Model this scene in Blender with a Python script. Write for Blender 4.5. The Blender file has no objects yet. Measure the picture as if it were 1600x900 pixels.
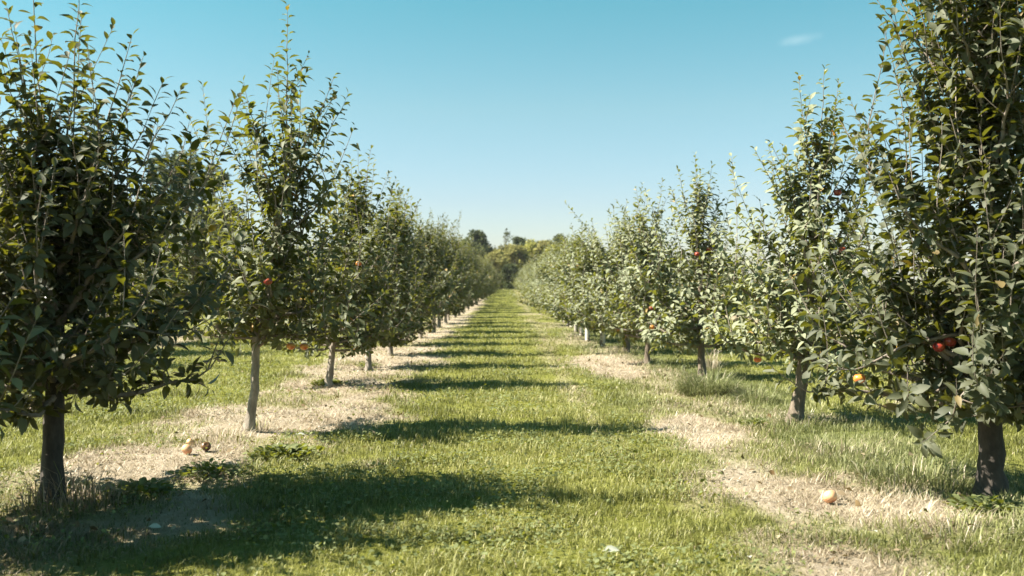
import bpy, math, random
import numpy as np
from mathutils import Vector

R = math.radians
sc = bpy.context.scene
COL = sc.collection
CAM_H = 1.3
F_PX = 1555.6          # focal length in photo pixels (35 mm lens)
HOR, VPX = 440.0, 795.0

# ------------------------------------------------------------------ helpers
def tag(o, label=None, cat=None, group=None, kind=None):
    if label: o['label'] = label
    if cat: o['category'] = cat
    if group: o['group'] = group
    if kind: o['kind'] = kind
    return o

def mesh_np(name, verts, faces, smooth=True, attrs=None):
    """faces: list of int arrays, each (n,k)"""
    me = bpy.data.meshes.new(name)
    verts = np.asarray(verts, dtype=np.float32)
    me.vertices.add(len(verts))
    me.vertices.foreach_set('co', verts.ravel())
    loops = np.concatenate([f.ravel() for f in faces]).astype(np.int32)
    tot = np.concatenate([np.full(len(f), f.shape[1], np.int32) for f in faces])
    start = np.concatenate([[0], np.cumsum(tot)[:-1]]).astype(np.int32)
    me.loops.add(len(loops)); me.loops.foreach_set('vertex_index', loops)
    me.polygons.add(len(tot))
    me.polygons.foreach_set('loop_start', start)
    me.polygons.foreach_set('loop_total', tot)
    me.update(calc_edges=True)
    me.polygons.foreach_set('use_smooth', np.full(len(tot), smooth, dtype=bool))
    for k, v in (attrs or {}).items():
        a = me.attributes.new(k, 'FLOAT', 'POINT')
        a.data.foreach_set('value', np.asarray(v, dtype=np.float32))
    me.validate()
    return me

def link(name, me, mat=None, parent=None):
    o = bpy.data.objects.new(name, me)
    COL.objects.link(o)
    if mat and not me.materials: me.materials.append(mat)
    if parent: o.parent = parent
    return o

def empty(name, loc, rz=0.0, s=1.0):
    o = bpy.data.objects.new(name, None)
    COL.objects.link(o)
    o.location = loc; o.rotation_euler = (0, 0, rz)
    o.scale = (s, s, s) if not isinstance(s, tuple) else s
    o.empty_display_size = .2
    return o

def norm(a):
    a = np.asarray(a, float)
    return a / np.maximum(np.linalg.norm(a, axis=-1, keepdims=True), 1e-9)

# --- value noise
def _hash(ix, iy, seed):
    n = (ix.astype(np.int64) * 374761393 + iy.astype(np.int64) * 668265263 + seed * 1442695041) & 0xffffffff
    n = ((n ^ (n >> 13)) * 1274126177) & 0xffffffff
    n = n ^ (n >> 16)
    return (n & 0xffffff) / float(0xffffff)
def vnoise(x, y, s=1.0, seed=0):
    x = np.asarray(x, float) / s; y = np.asarray(y, float) / s
    ix = np.floor(x); iy = np.floor(y); fx = x - ix; fy = y - iy
    fx = fx*fx*(3-2*fx); fy = fy*fy*(3-2*fy)
    a = _hash(ix, iy, seed); b = _hash(ix+1, iy, seed); c = _hash(ix, iy+1, seed); d = _hash(ix+1, iy+1, seed)
    return (a*(1-fx)+b*fx)*(1-fy) + (c*(1-fx)+d*fx)*fy
def fbm(x, y, s, seed, o=3):
    v = 0; w = 0; a = 1.0
    for k in range(o):
        v = v + a*vnoise(x, y, s/2**k, seed+k*17); w += a; a *= .55
    return v/w
def sstep(a, b, x):
    t = np.clip((np.asarray(x, float)-a)/(b-a), 0, 1)
    return t*t*(3-2*t)

# ------------------------------------------------------------------ the lie of the land
def rise(y):
    y = np.asarray(y, float)
    s = sstep(38, 92, y)
    return .55*s - .9*sstep(93, 130, y)
def hgt(x, y):
    x = np.asarray(x, float); y = np.asarray(y, float)
    return rise(y) + .05*(fbm(x, y, 1.7, 3)-.5) + .045*(vnoise(x, y, .33, 9)-.5)

ROW_L = ([0, 5.9, 8.6, 15, 40, 95], [-2.75, -2.69, -2.24, -2.12, -1.9, -1.75])
ROW_R = ([0, 6.0, 9.3, 13.3, 15.4, 21.5, 36, 95], [3.05, 2.94, 2.68, 2.59, 2.2, 1.85, 1.7, 1.6])
def row_l(y): return np.interp(y, *ROW_L)
def row_r(y): return np.interp(y, *ROW_R)

def ground_at(px, py):
    """photo pixel on the flat ground -> x, y"""
    k = CAM_H/(py-HOR)
    return (px-VPX)*k, F_PX*k

DRY_PATCH = [  # px, py, half width m, half length m, amount
    (950, 572, .62, 2.2, 1.05), (1105, 680, .45, 1.1, 1.1), (1230, 765, .66, .8, 1.1), (1390, 800, .6, .5, .95),
    (1310, 885, .42, .36, .95), (1180, 735, .35, .6, .7), (1330, 655, .5, .4, .5), (1250, 840, .35, .3, .5), (900, 530, .3, 3.0, .6)]
def dry_mask(x, y):
    x = np.asarray(x, float); y = np.asarray(y, float)
    n = fbm(x, y, .9, 21, 4)-.5
    n2 = fbm(x, y, .22, 55, 2)-.5
    c = row_l(y)-.02; hw = np.interp(y, [0, 9, 13, 20, 40, 95], [.98, 1.02, 1.05, .8, .55, .4])
    d = np.where(x < c, (c-x)/(hw*.95), (x-c)/(hw*1.05))
    left = sstep(1.2, .6, d + 1.5*n + .6*n2)*(1 - .5*sstep(.56, .72, fbm(x, y, .75, 131, 3)))
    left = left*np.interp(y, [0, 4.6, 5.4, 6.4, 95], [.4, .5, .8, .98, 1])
    r = row_r(y)
    right = .55*sstep(1.1, .4, np.abs(x-r+.55)/.8 + 1.5*n) * sstep(.42, .62, fbm(x, y, 2.2, 77))
    out = np.maximum(left, right)
    for px, py, a, b, w in DRY_PATCH:
        gx, gy = ground_at(px, py)
        q = np.sqrt(((x-gx)/a)**2 + ((y-gy)/b)**2)
        out = np.maximum(out, w*sstep(1.35, .45, q + 1.0*n + .7*n2))
    path = .4*sstep(.2, .04, np.abs(x-.78-.06*np.sin(y*.3)) + .5*n)
    out = np.maximum(out, path*sstep(6, 12, y))
    for cx in (-7.4, 8.2):
        out = np.maximum(out, .8*sstep(1.2, .6, np.abs(x-cx)/.75 + 1.2*n))
    return np.clip(out, 0, 1)
def rough_mask(x, y):
    """taller, cooler grass on the right side"""
    r = row_r(y)
    m = sstep(.95, .2, np.abs(x-r-.05)/1.15 + .8*(fbm(x, y, .8, 91)-.5))
    m2 = .45*sstep(1.0, .3, np.abs(x-1.75)/.8 + .9*(fbm(x, y, 1.1, 95)-.5))
    return np.maximum(m, m2)*sstep(42, 16, y)

# ------------------------------------------------------------------ materials
def new_mat(name):
    m = bpy.data.materials.new(name); m.use_nodes = True
    nt = m.node_tree; nt.nodes.clear()
    out = nt.nodes.new('ShaderNodeOutputMaterial')
    return m, nt, out
def N(nt, t, **kw):
    n = nt.nodes.new(t)
    for k, v in kw.items(): setattr(n, k, v)
    return n
def ramp(nt, fac, stops, interp='LINEAR'):
    n = nt.nodes.new('ShaderNodeValToRGB'); n.color_ramp.interpolation = interp
    el = n.color_ramp.elements
    while len(el) < len(stops): el.new(.5)
    for e, (p, c) in zip(el, stops):
        e.position = p; e.color = (*c, 1)
    nt.links.new(fac, n.inputs[0])
    return n.outputs[0]
def mixc(nt, fac, a, b, blend='MIX'):
    n = nt.nodes.new('ShaderNodeMix'); n.data_type = 'RGBA'; n.blend_type = blend
    for s, v in ((n.inputs[0], fac), (n.inputs[6], a), (n.inputs[7], b)):
        if hasattr(v, 'links'): nt.links.new(v, s)
        elif isinstance(v, tuple): s.default_value = (*v, 1)
        else: s.default_value = v
    return n.outputs[2]
def attr(nt, name):
    n = nt.nodes.new('ShaderNodeAttribute'); n.attribute_name = name
    return n.outputs['Fac']
def math_(nt, op, a, b=None, clamp=False):
    n = nt.nodes.new('ShaderNodeMath'); n.operation = op; n.use_clamp = clamp
    for s, v in zip(n.inputs, (a, b)):
        if v is None: continue
        if hasattr(v, 'links'): nt.links.new(v, s)
        else: s.default_value = v
    return n.outputs[0]
def noise(nt, scale, detail=4, rough=.6, vec=None):
    n = nt.nodes.new('ShaderNodeTexNoise'); n.inputs['Scale'].default_value = scale
    n.inputs['Detail'].default_value = detail; n.inputs['Roughness'].default_value = rough
    if vec is not None: nt.links.new(vec, n.inputs['Vector'])
    return n

def leaf_mat(name, top, under, rough=.36, spec=.55, trans=.28, transcol=(.38, .38, .025)):
    """top: ramp stops over the per-leaf attribute 'tone'"""
    m, nt, out = new_mat(name)
    t = attr(nt, 'tone')
    c_top = ramp(nt, t, top)
    c_un = ramp(nt, t, under)
    g = N(nt, 'ShaderNodeNewGeometry')
    col = mixc(nt, g.outputs['Backfacing'], c_top, c_un)
    p = N(nt, 'ShaderNodeBsdfPrincipled')
    nt.links.new(col, p.inputs['Base Color'])
    r = math_(nt, 'MULTIPLY_ADD', g.outputs['Backfacing'], .3); r.node.inputs[2].default_value = rough
    nt.links.new(r, p.inputs['Roughness'])
    p.inputs['Specular IOR Level'].default_value = spec
    tr = N(nt, 'ShaderNodeBsdfTranslucent')
    tc = mixc(nt, .6, c_top, transcol)
    nt.links.new(tc, tr.inputs['Color'])
    mx = N(nt, 'ShaderNodeMixShader'); mx.inputs[0].default_value = trans
    nt.links.new(p.outputs[0], mx.inputs[1]); nt.links.new(tr.outputs[0], mx.inputs[2])
    nt.links.new(mx.outputs[0], out.inputs[0])
    return m

APPLE_TOP = [(0, (.022, .030, .006)), (.5, (.046, .057, .010)), (.9, (.10, .108, .017)), (.965, (.15, .14, .022)), (.975, (.42, .24, .03)), (1, (.40, .13, .02))]
APPLE_UND = [(0, (.10, .115, .055)), (.5, (.15, .165, .082)), (.96, (.21, .215, .11)), (1, (.45, .25, .06))]
SILV_LIT_TOP = [(0, (.026, .034, .009)), (.5, (.056, .066, .019)), (.9, (.11, .116, .036)), (.97, (.15, .15, .045)), (.98, (.40, .25, .04)), (1, (.40, .13, .02))]
SILV_LIT_UND = [(0, (.14, .155, .09)), (.5, (.20, .213, .13)), (.96, (.27, .28, .18)), (1, (.45, .28, .08))]
DK = lambda st, k: [(p, tuple(v*(k if p < .96 else .9) for v in c)) for p, c in st]
APPLE_TOP, APPLE_UND, SILV_LIT_TOP, SILV_LIT_UND = DK(APPLE_TOP, .85), DK(APPLE_UND, .68), DK(SILV_LIT_TOP, 1.3), DK(SILV_LIT_UND, 1.2)
M_LEAF_VIGN = leaf_mat('apple_leaf_dark_vignette', [(p, tuple(v*(.55 if p < .96 else .9) for v in c)) for p, c in APPLE_TOP], [(p, tuple(v*.6 for v in c)) for p, c in APPLE_UND], trans=.22)  # dark leaves of the front trees, edge vignette darkening put into their colour
M_LEAF = leaf_mat('apple_leaf_green', APPLE_TOP, APPLE_UND)
M_LEAF_LIT = leaf_mat('apple_leaf_silvery_lit', SILV_LIT_TOP, SILV_LIT_UND, rough=.45)  # silvery right row leaves, sunlit highlights lightened into the colour

def bark_mat(name, c0, c1, scale=9.0, bump=.5):
    m, nt, out = new_mat(name)
    tc = N(nt, 'ShaderNodeTexCoord')
    mp = N(nt, 'ShaderNodeMapping'); mp.inputs['Scale'].default_value = (1, 1, .45)
    nt.links.new(tc.outputs['Object'], mp.inputs[0])
    n1 = noise(nt, scale*3, 6, .7, mp.outputs[0]); n2 = noise(nt, scale*.6, 3, .5, mp.outputs[0])
    f = math_(nt, 'ADD', math_(nt, 'MULTIPLY', n1.outputs[0], .6), math_(nt, 'MULTIPLY', n2.outputs[0], .4))
    c = ramp(nt, f, [(.3, c0), (.5, tuple((a+b)/2 for a, b in zip(c0, c1))), (.68, c1)])
    p = N(nt, 'ShaderNodeBsdfPrincipled'); p.inputs['Roughness'].default_value = .85
    nt.links.new(c, p.inputs['Base Color'])
    b = N(nt, 'ShaderNodeBump'); b.inputs['Strength'].default_value = bump; b.inputs['Distance'].default_value = .02
    nt.links.new(f, b.inputs['Height']); nt.links.new(b.outputs[0], p.inputs['Normal'])
    nt.links.new(p.outputs[0], out.inputs[0])
    return m
M_BARK = bark_mat('apple_bark', (.06, .043, .03), (.42, .36, .285), 6, 1.0)
M_BARKM = bark_mat('apple_bark_brown', (.04, .028, .018), (.26, .205, .15), 7, 1.0)
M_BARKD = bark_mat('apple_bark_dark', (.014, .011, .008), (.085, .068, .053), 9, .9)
M_TWIG = bark_mat('apple_twig', (.12, .085, .06), (.28, .24, .20), 20)
M_WOOD = bark_mat('wood_bark', (.05, .04, .03), (.14, .12, .09), 2)

def plain_mat(name, col, rough=.7, var=.25, scale=12, spec=.3):
    m, nt, out = new_mat(name)
    tc = N(nt, 'ShaderNodeTexCoord')
    n = noise(nt, scale, 5, .6, tc.outputs['Object'])
    c = ramp(nt, n.outputs[0], [(.3, tuple(v*(1-var) for v in col)), (.7, tuple(min(1, v*(1+var)) for v in col))])
    p = N(nt, 'ShaderNodeBsdfPrincipled'); p.inputs['Roughness'].default_value = rough
    p.inputs['Specular IOR Level'].default_value = spec
    nt.links.new(c, p.inputs['Base Color']); nt.links.new(p.outputs[0], out.inputs[0])
    return m
M_GUARD = plain_mat('white_trunk_guard', (.50, .47, .41), .7, .2)
M_STEM = plain_mat('apple_stalk', (.12, .09, .04), .8)

def apple_mat(name, a, b, c):
    m, nt, out = new_mat(name)
    tc = N(nt, 'ShaderNodeTexCoord')
    n1 = noise(nt, 14, 3, .5, tc.outputs['Object'])
    mp = N(nt, 'ShaderNodeMapping'); mp.inputs['Scale'].default_value = (90, 90, 10)
    nt.links.new(tc.outputs['Object'], mp.inputs[0])
    n2 = noise(nt, 1, 3, .6, mp.outputs[0])
    f = math_(nt, 'ADD', math_(nt, 'MULTIPLY', n1.outputs[0], .7), math_(nt, 'MULTIPLY', n2.outputs[0], .3))
    col = ramp(nt, f, [(.36, a), (.5, b), (.62, c)])
    p = N(nt, 'ShaderNodeBsdfPrincipled'); p.inputs['Roughness'].default_value = .32
    nt.links.new(col, p.inputs['Base Color']); nt.links.new(p.outputs[0], out.inputs[0])
    return m
M_APPLE_O = apple_mat('apple_skin_orange', (.62, .36, .06), (.62, .20, .045), (.5, .09, .03))
M_APPLE_R = apple_mat('apple_skin_red', (.34, .10, .035), (.24, .026, .016), (.15, .012, .010))
M_APPLE_D = apple_mat('apple_skin_rotten', (.16, .09, .03), (.10, .05, .02), (.05, .025, .012))
M_APPLE_P = apple_mat('apple_skin_pale', (.72, .50, .28), (.70, .38, .20), (.62, .26, .14))

# --- ground sheet and blades share the same palettes
GREEN = [(0, (.07, .078, .013)), (.35, (.165, .175, .03)), (.7, (.28, .28, .064)), (1, (.44, .41, .16))]
ROUGH = [(0, (.065, .085, .022)), (.5, (.16, .182, .058)), (1, (.32, .32, .15))]
STRAW = [(0, (.17, .115, .07)), (.35, (.38, .30, .21)), (.75, (.58, .495, .385)), (1, (.72, .65, .55))]
def grass_mat(name, is_ground):
    m, nt, out = new_mat(name)
    dry = attr(nt, 'dry'); rg = attr(nt, 'rough')
    if is_ground:
        g = N(nt, 'ShaderNodeNewGeometry')
        mp = N(nt, 'ShaderNodeMapping'); mp.inputs['Scale'].default_value = (1, .55, 1)
        nt.links.new(g.outputs['Position'], mp.inputs[0])
        n1 = noise(nt, 22, 8, .75, mp.outputs[0]); n2 = noise(nt, 1.6, 4, .6, mp.outputs[0])
        t = math_(nt, 'ADD', math_(nt, 'MULTIPLY', n1.outputs[0], .75), math_(nt, 'MULTIPLY', n2.outputs[0], .55))
        t = math_(nt, 'SUBTRACT', t, .16, True)
        d = math_(nt, 'ADD', dry, math_(nt, 'MULTIPLY', math_(nt, 'SUBTRACT', n1.outputs[0], .5), .7), True)
    else:
        t = attr(nt, 'tone'); d = dry
    c = mixc(nt, rg, ramp(nt, t, GREEN), ramp(nt, t, ROUGH))
    c = mixc(nt, d, c, ramp(nt, t, STRAW))
    p = N(nt, 'ShaderNodeBsdfPrincipled')
    p.inputs['Roughness'].default_value = .95 if is_ground else .5
    p.inputs['Specular IOR Level'].default_value = .1 if is_ground else .36
    if is_ground:
        nt.links.new(mixc(nt, 1.0, c, (.80, .80, .80), 'MULTIPLY'), p.inputs['Base Color'])
        b = N(nt, 'ShaderNodeBump'); b.inputs['Strength'].default_value = .9; b.inputs['Distance'].default_value = .05
        nt.links.new(n1.outputs[0], b.inputs['Height']); nt.links.new(b.outputs[0], p.inputs['Normal'])
        nt.links.new(p.outputs[0], out.inputs[0])
    else:
        nt.links.new(c, p.inputs['Base Color'])
        tr = N(nt, 'ShaderNodeBsdfTranslucent'); nt.links.new(c, tr.inputs['Color'])
        mx = N(nt, 'ShaderNodeMixShader'); mx.inputs[0].default_value = .35
        nt.links.new(p.outputs[0], mx.inputs[1]); nt.links.new(tr.outputs[0], mx.inputs[2])
        nt.links.new(mx.outputs[0], out.inputs[0])
    return m
M_GROUND = grass_mat('orchard_ground', True)
M_BLADE = grass_mat('grass_blade', False)

# ------------------------------------------------------------------ ground sheet
def axis(near, step, far, growth=1.25):
    a = list(np.arange(0, near+1e-6, step)); s = step
    while a[-1] < far:
        s *= growth; a.append(a[-1]+s)
    return np.array(a)
ax = axis(9, .1, 900); xs = np.concatenate([-ax[:0:-1], ax])
ay = axis(24, .1, 110, 1.03); ay2 = [ay[-1]]; s_ = 1.5
while ay2[-1] < 1500: s_ *= 1.25; ay2.append(ay2[-1]+s_)
ys = np.concatenate([np.array([-40, -20, -10, -5, -2, -1]), ay, ay2[1:]])
gx, gy = np.meshgrid(xs, ys)
gz = hgt(gx, gy)
nx_, ny_ = len(xs), len(ys)
idx = np.arange(nx_*ny_).reshape(ny_, nx_)
quads = np.stack([idx[:-1, :-1], idx[:-1, 1:], idx[1:, 1:], idx[1:, :-1]], -1).reshape(-1, 4)
me = mesh_np('ground', np.stack([gx, gy, gz], -1).reshape(-1, 3), [quads], True,
             {'dry': dry_mask(gx, gy).ravel(), 'rough': rough_mask(gx, gy).ravel()*.8})
tag(link('ground', me, M_GROUND), kind='structure')

# ------------------------------------------------------------------ grass blades (nobody could count them: stuff)
def blades(x, y, z, h, w, az, lean, curl, tone, dry, rough, lie=None):
    """one bent three-level blade per entry"""
    n = len(x)
    side = np.stack([-np.sin(az), np.cos(az), np.zeros(n)], -1)
    out = np.stack([np.cos(az), np.sin(az), np.zeros(n)], -1)
    up = np.array([0, 0, 1.0])
    root = np.stack([x, y, z], -1)
    mid = root + h[:, None]*(.55*np.cos(lean)[:, None]*up + .55*np.sin(lean)[:, None]*out)
    l2 = np.minimum(lean+curl, 1.75)
    tip = mid + h[:, None]*(.5*np.cos(l2)[:, None]*up + .5*np.sin(l2)[:, None]*out)
    hw = (w/2)[:, None]*side
    v = np.stack([root-hw, root+hw, mid-hw*.85, mid+hw*.85, tip], 1).reshape(-1, 3)
    b = np.arange(n)[:, None]*5
    q = b + np.array([0, 1, 3, 2]); t = b + np.array([2, 3, 4])
    A = lambda a: np.repeat(a, 5)
    return v, q, t, {'tone': A(tone), 'dry': A(dry), 'rough': A(rough)}

rg = np.random.default_rng(5)
def sample_ground(rho0, z0, z1, zref, power, margin=1.15):
    zz = np.linspace(z0, z1, 400)
    wd = margin*zz + 1.2
    rho = rho0*(zref/np.maximum(zz, zref))**power
    pdf = rho*wd; cdf = np.cumsum(pdf); total = np.trapezoid(pdf, zz) if hasattr(np, 'trapezoid') else np.trapz(pdf, zz)
    n = int(total)
    y = np.interp(rg.random(n)*cdf[-1], cdf, zz)
    x = (rg.random(n)-.5)*(margin*y+1.2)
    return x, y
x, y = sample_ground(6000, 3.6, 104, 6, 1.6)
n = len(x)
dm = dry_mask(x, y); rm = rough_mask(x, y)
tuft = fbm(x, y, .16, 33, 2); patch = fbm(x, y, .8, 44, 2)
keep = rg.random(n) < (.15 + 1.2*tuft)
x, y, dm, rm, tuft, patch = (a[keep] for a in (x, y, dm, rm, tuft, patch)); n = len(x)
lod = (np.maximum(y, 6)/6)**.62
isdry = rg.random(n) < dm*1.05
tone = np.clip(.0 + .62*rg.random(n)**1.15 + .7*(patch-.3) + (rg.random(n) < .10)*.35, 0, 1)
isdry |= rg.random(n) < .025
h_clump = .6 + .9*fbm(x, y, .3, 61, 2)**1.3
tone *= np.where(x < -1.2, np.interp(y, [0, 5.2, 6.4], [.4, .5, 1]), 1)  # lower left blades: browner dead grass, with shade also put into the tone
h = (.022 + .034*rg.random(n) + .055*tuft**2) * (1 + .55*rm*rg.random(n)) * lod**.45 * h_clump * np.interp(y, [9, 35], [1, .42])
h = np.where(isdry, h*.95, h)
w = (.0028+.0042*rg.random(n)**2)*lod
lean = np.where(isdry, rg.uniform(.6, 1.5, n), np.abs(rg.normal(.45, .42, n)))
curl = np.where(isdry, rg.uniform(0, .5, n), rg.uniform(.2, 1.2, n))
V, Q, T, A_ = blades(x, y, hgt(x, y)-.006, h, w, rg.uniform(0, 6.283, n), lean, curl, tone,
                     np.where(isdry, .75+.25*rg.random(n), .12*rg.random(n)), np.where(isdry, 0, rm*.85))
me = mesh_np('grass', V, [Q, T], True, A_)
tag(link('grass', me, M_BLADE), 'short mown grass and dry straw covering the orchard lane', 'grass', kind='stuff')

# ------------------------------------------------------------------ leaves
LEAF_HI = [(.2, .10), (.42, .88), (.66, .96), (.86, .55)]
LEAF_LO = [(.28, .62), (.64, 1.0)]
def leaf_arrays(pos, d, nrm, L, W, tone, curl, fold, st):
    """oval leaves folded along the midrib and arching over; st = stations (t, relative half width)"""
    n = len(pos)
    d = norm(d); nrm = norm(nrm - (nrm*d).sum(-1, keepdims=True)*d); s = np.cross(d, nrm)
    def P(t):
        return pos + d*(L*t*(1-.12*curl*t))[:, None] - nrm*(L*curl*t*t*.55)[:, None]
    cols = [P(0.0)]
    for t, wf in st:
        c = P(t); hw = (W*.5*wf)[:, None]
        lift = (fold*W*.5*wf)[:, None]*nrm
        cols += [c - s*hw + lift, c, c + s*hw + lift]
    cols.append(P(1.0))
    k = len(cols)
    v = np.stack(cols, 1).reshape(-1, 3)
    b = np.arange(n)[:, None]*k
    tri = [[0, 2, 1], [0, 3, 2]]; quad = []
    m = len(st)
    for i in range(m-1):
        o = 1+3*i
        quad += [[o, o+1, o+4, o+3], [o+1, o+2, o+5, o+4]]
    o = 1+3*(m-1); e = k-1
    tri += [[o, o+1, e], [o+1, o+2, e]]
    t_ = np.concatenate([b+np.array(f) for f in tri]); q_ = np.concatenate([b+np.array(f) for f in quad])
    # winding so that the face normal is the upper side
    return v, t_[:, ::-1], q_[:, ::-1], np.repeat(tone, k)

class Tree:
    def __init__(s, seed, spacing=.026, hi=True, leaf=.112):
        s.g = np.random.default_rng(seed); s.spacing = spacing; s.hi = hi; s.leaf = leaf; s.flat = .36
        s.bv, s.bf, s.nb = [], [], 0
        s.tv, s.tf, s.nt = [], [], 0
        s.lp, s.ld, s.ln, s.ll, s.lt = [], [], [], [], []
        s.twig_pts = []
    # tube along a path
    def tube(s, path, rad, sides, trunk=False):
        path = np.asarray(path, float); k = len(path)
        tan = norm(np.gradient(path, axis=0))
        ref = np.where(np.abs(tan[:, 2:3]) > .9, np.array([[1., 0, 0]]), np.array([[0, 0, 1.]]))
        a = norm(np.cross(ref, tan)); b = np.cross(tan, a)
        th = np.arange(sides)/sides*2*np.pi
        rr = np.asarray(rad)[:, None]*np.ones((k, sides))
        if trunk:
            rr = rr*(1 + .10*np.sin(th*2+path[:, 2:3]*2.2) + .06*np.sin(th*5+path[:, 2:3]*5) + .05*s.g.normal(size=(k, sides)))
        v = path[:, None, :] + rr[..., None]*(np.cos(th)[None, :, None]*a[:, None, :] + np.sin(th)[None, :, None]*b[:, None, :])
        i = np.arange(k-1)[:, None]*sides; j = np.arange(sides)[None, :]; j2 = (j+1) % sides
        f = np.stack([i+j, i+j2, i+sides+j2, i+sides+j], -1).reshape(-1, 4)
        if trunk: s.tv.append(v.reshape(-1, 3)); s.tf.append(f+s.nt); s.nt += k*sides
        else:
            s.bv.append(v.reshape(-1, 3)); s.bf.append(f+s.nb); s.nb += k*sides
    def leaves(s, pos, d, n, L):
        s.lp.append(pos); s.ld.append(d); s.ln.append(n); s.ll.append(L)
    def shoot(s, p0, dr, length, r=.0045, up=.22, bare=.06):
        g = s.g; dr = norm(dr)
        t = np.linspace(0, 1, 6)[:, None]
        side = norm(np.cross(dr, g.normal(size=3)))
        path = np.asarray(p0) + dr*length*t + np.array([0, 0, 1.])*length*up*t*t + side*length*.06*np.sin(t*3.1*g.uniform(.6, 1.6))
        s.tube(path, np.linspace(r, .0016, 6), 4)
        n = max(4, int(length*(1-bare)/s.spacing))
        tt = np.linspace(bare/max(length, .1)*.5 + .04, 1.0, n)
        tt = np.clip(tt + g.normal(0, .008, n), .02, 1)
        P = np.stack([np.interp(tt, t[:, 0], path[:, k]) for k in range(3)], -1)
        tan = norm(np.stack([np.interp(tt, t[:, 0], np.gradient(path[:, k])) for k in range(3)], -1))
        phi = g.uniform(0, 6.28) + np.arange(n)*2.4 + g.normal(0, .35, n)
        a = norm(np.cross(tan, np.array([.31, .2, .93]))); b = np.cross(tan, a)
        rad = np.cos(phi)[:, None]*a + np.sin(phi)[:, None]*b
        th = np.radians(np.interp(tt, [0, .75, 1], [66, 50, 22]) + g.normal(0, 11, n))[:, None]
        d = np.cos(th)*tan + np.sin(th)*rad
        nr = tan*.9 - rad*.25 + np.array([0, 0, .55]) + g.normal(0, .4, (n, 3))
        L = s.leaf*np.interp(tt, [0, .2, .8, 1], [.75, 1.05, 1.0, .62])*g.uniform(.62, 1.24, n)
        s.leaves(P, d, nr, L)
        s.twig_pts.append(path[3])
    def spur(s, p, out):
        g = s.g; n = g.integers(4, 8)
        ax_ = norm(norm(out) + np.array([0, 0, .5]) + g.normal(0, .4, 3))
        a = norm(np.cross(ax_, np.array([.3, .9, .2]))); b = np.cross(ax_, a)
        phi = np.arange(n)*2.4 + g.uniform(0, 6)
        rad = np.cos(phi)[:, None]*a + np.sin(phi)[:, None]*b
        th = np.radians(g.uniform(35, 85, n))[:, None]
        d = np.cos(th)*ax_ + np.sin(th)*rad
        q = np.asarray(p) + ax_*.03
        s.tube(np.array([p, q]), [.004, .003], 4)
        s.leaves(np.repeat(q[None], n, 0) + g.normal(0, .006, (n, 3)), d, ax_ + np.array([0, 0, .4]) + g.normal(0, .25, (n, 3)), s.leaf*g.uniform(.7, 1.1, n))
        s.twig_pts.append(q)
    def limb(s, path, r0, dens=1.0, upshoot=.42, start=.18, tipshoot=.4):
        """a scaffold limb: tube, spurs, upright shoots and side twigs"""
        g = s.g; path = np.asarray(path, float)
        seg = np.linalg.norm(np.diff(path, axis=0), axis=1); cum = np.concatenate([[0], np.cumsum(seg)]); tot = cum[-1]
        s.tube(path, np.interp(cum/tot, [0, 1], [r0, .005]), 6)
        at = lambda u: np.array([np.interp(u*tot, cum, path[:, k]) for k in range(3)])
        out_dir = norm(path[-1]-path[-2])
        for u in np.arange(start, 1, .065/tot/dens):
            s.spur(at(u+g.uniform(-.02, .02)), g.normal(size=3)+out_dir*.3)
        m = max(2, int(tot*7.5*dens))
        for k in range(m):
            u = start + (1-start)*(k+g.random())/m
            p = at(u); lat = g.normal(size=3); lat[2] *= .3
            kind = g.random()
            if kind < .55:
                s.shoot(p, np.array([0, 0, 1.0]) + .45*out_dir + .45*lat, upshoot*g.choice([.45, .6, .8, 1.0, 1.3, 1.75])*g.uniform(.85, 1.15)*(.65+.5*u))
            elif kind < .88:
                s.shoot(p, .7*out_dir + norm(lat) + np.array([0, 0, .25]), g.uniform(.14, .36), up=.15)
            else:
                s.shoot(p, .4*out_dir + .7*norm(lat) + np.array([0, 0, -.65]), g.uniform(.1, .24), up=0)
        s.shoot(path[-1], out_dir+np.array([0, 0, .35]), tipshoot*g.uniform(.7, 1.2), up=.35)
    def trunk_path(s, pts, r0, r1):
        pts = np.asarray(pts, float)
        z = np.concatenate([[-.06, 0, .03, .08, .16], np.arange(.26, pts[-1, 2], .1), [pts[-1, 2]]])
        zz = np.clip(z, 0, None)
        # smooth through the control points
        X = np.interp(zz, pts[:, 2], pts[:, 0]); Y = np.interp(zz, pts[:, 2], pts[:, 1])
        for _ in range(3):
            X[1:-1] = (X[:-2]+2*X[1:-1]+X[2:])/4; Y[1:-1] = (Y[:-2]+2*Y[1:-1]+Y[2:])/4
        X[2:] += s.g.normal(0, .004, len(z)-2)
        rad = np.interp(zz, [0, .05, .16, pts[-1, 2]*.55, pts[-1, 2]], [r0*1.45, r0*1.2, r0, r0*.62, r1])
        s.tp = np.stack([X, Y, z], -1)
        s.tube(s.tp, rad, 14, True)
        s.tr = lambda q: float(np.interp(q, z, rad))
        s.tat = lambda q: np.array([np.interp(q, z, X), np.interp(q, z, Y), q])
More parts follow.
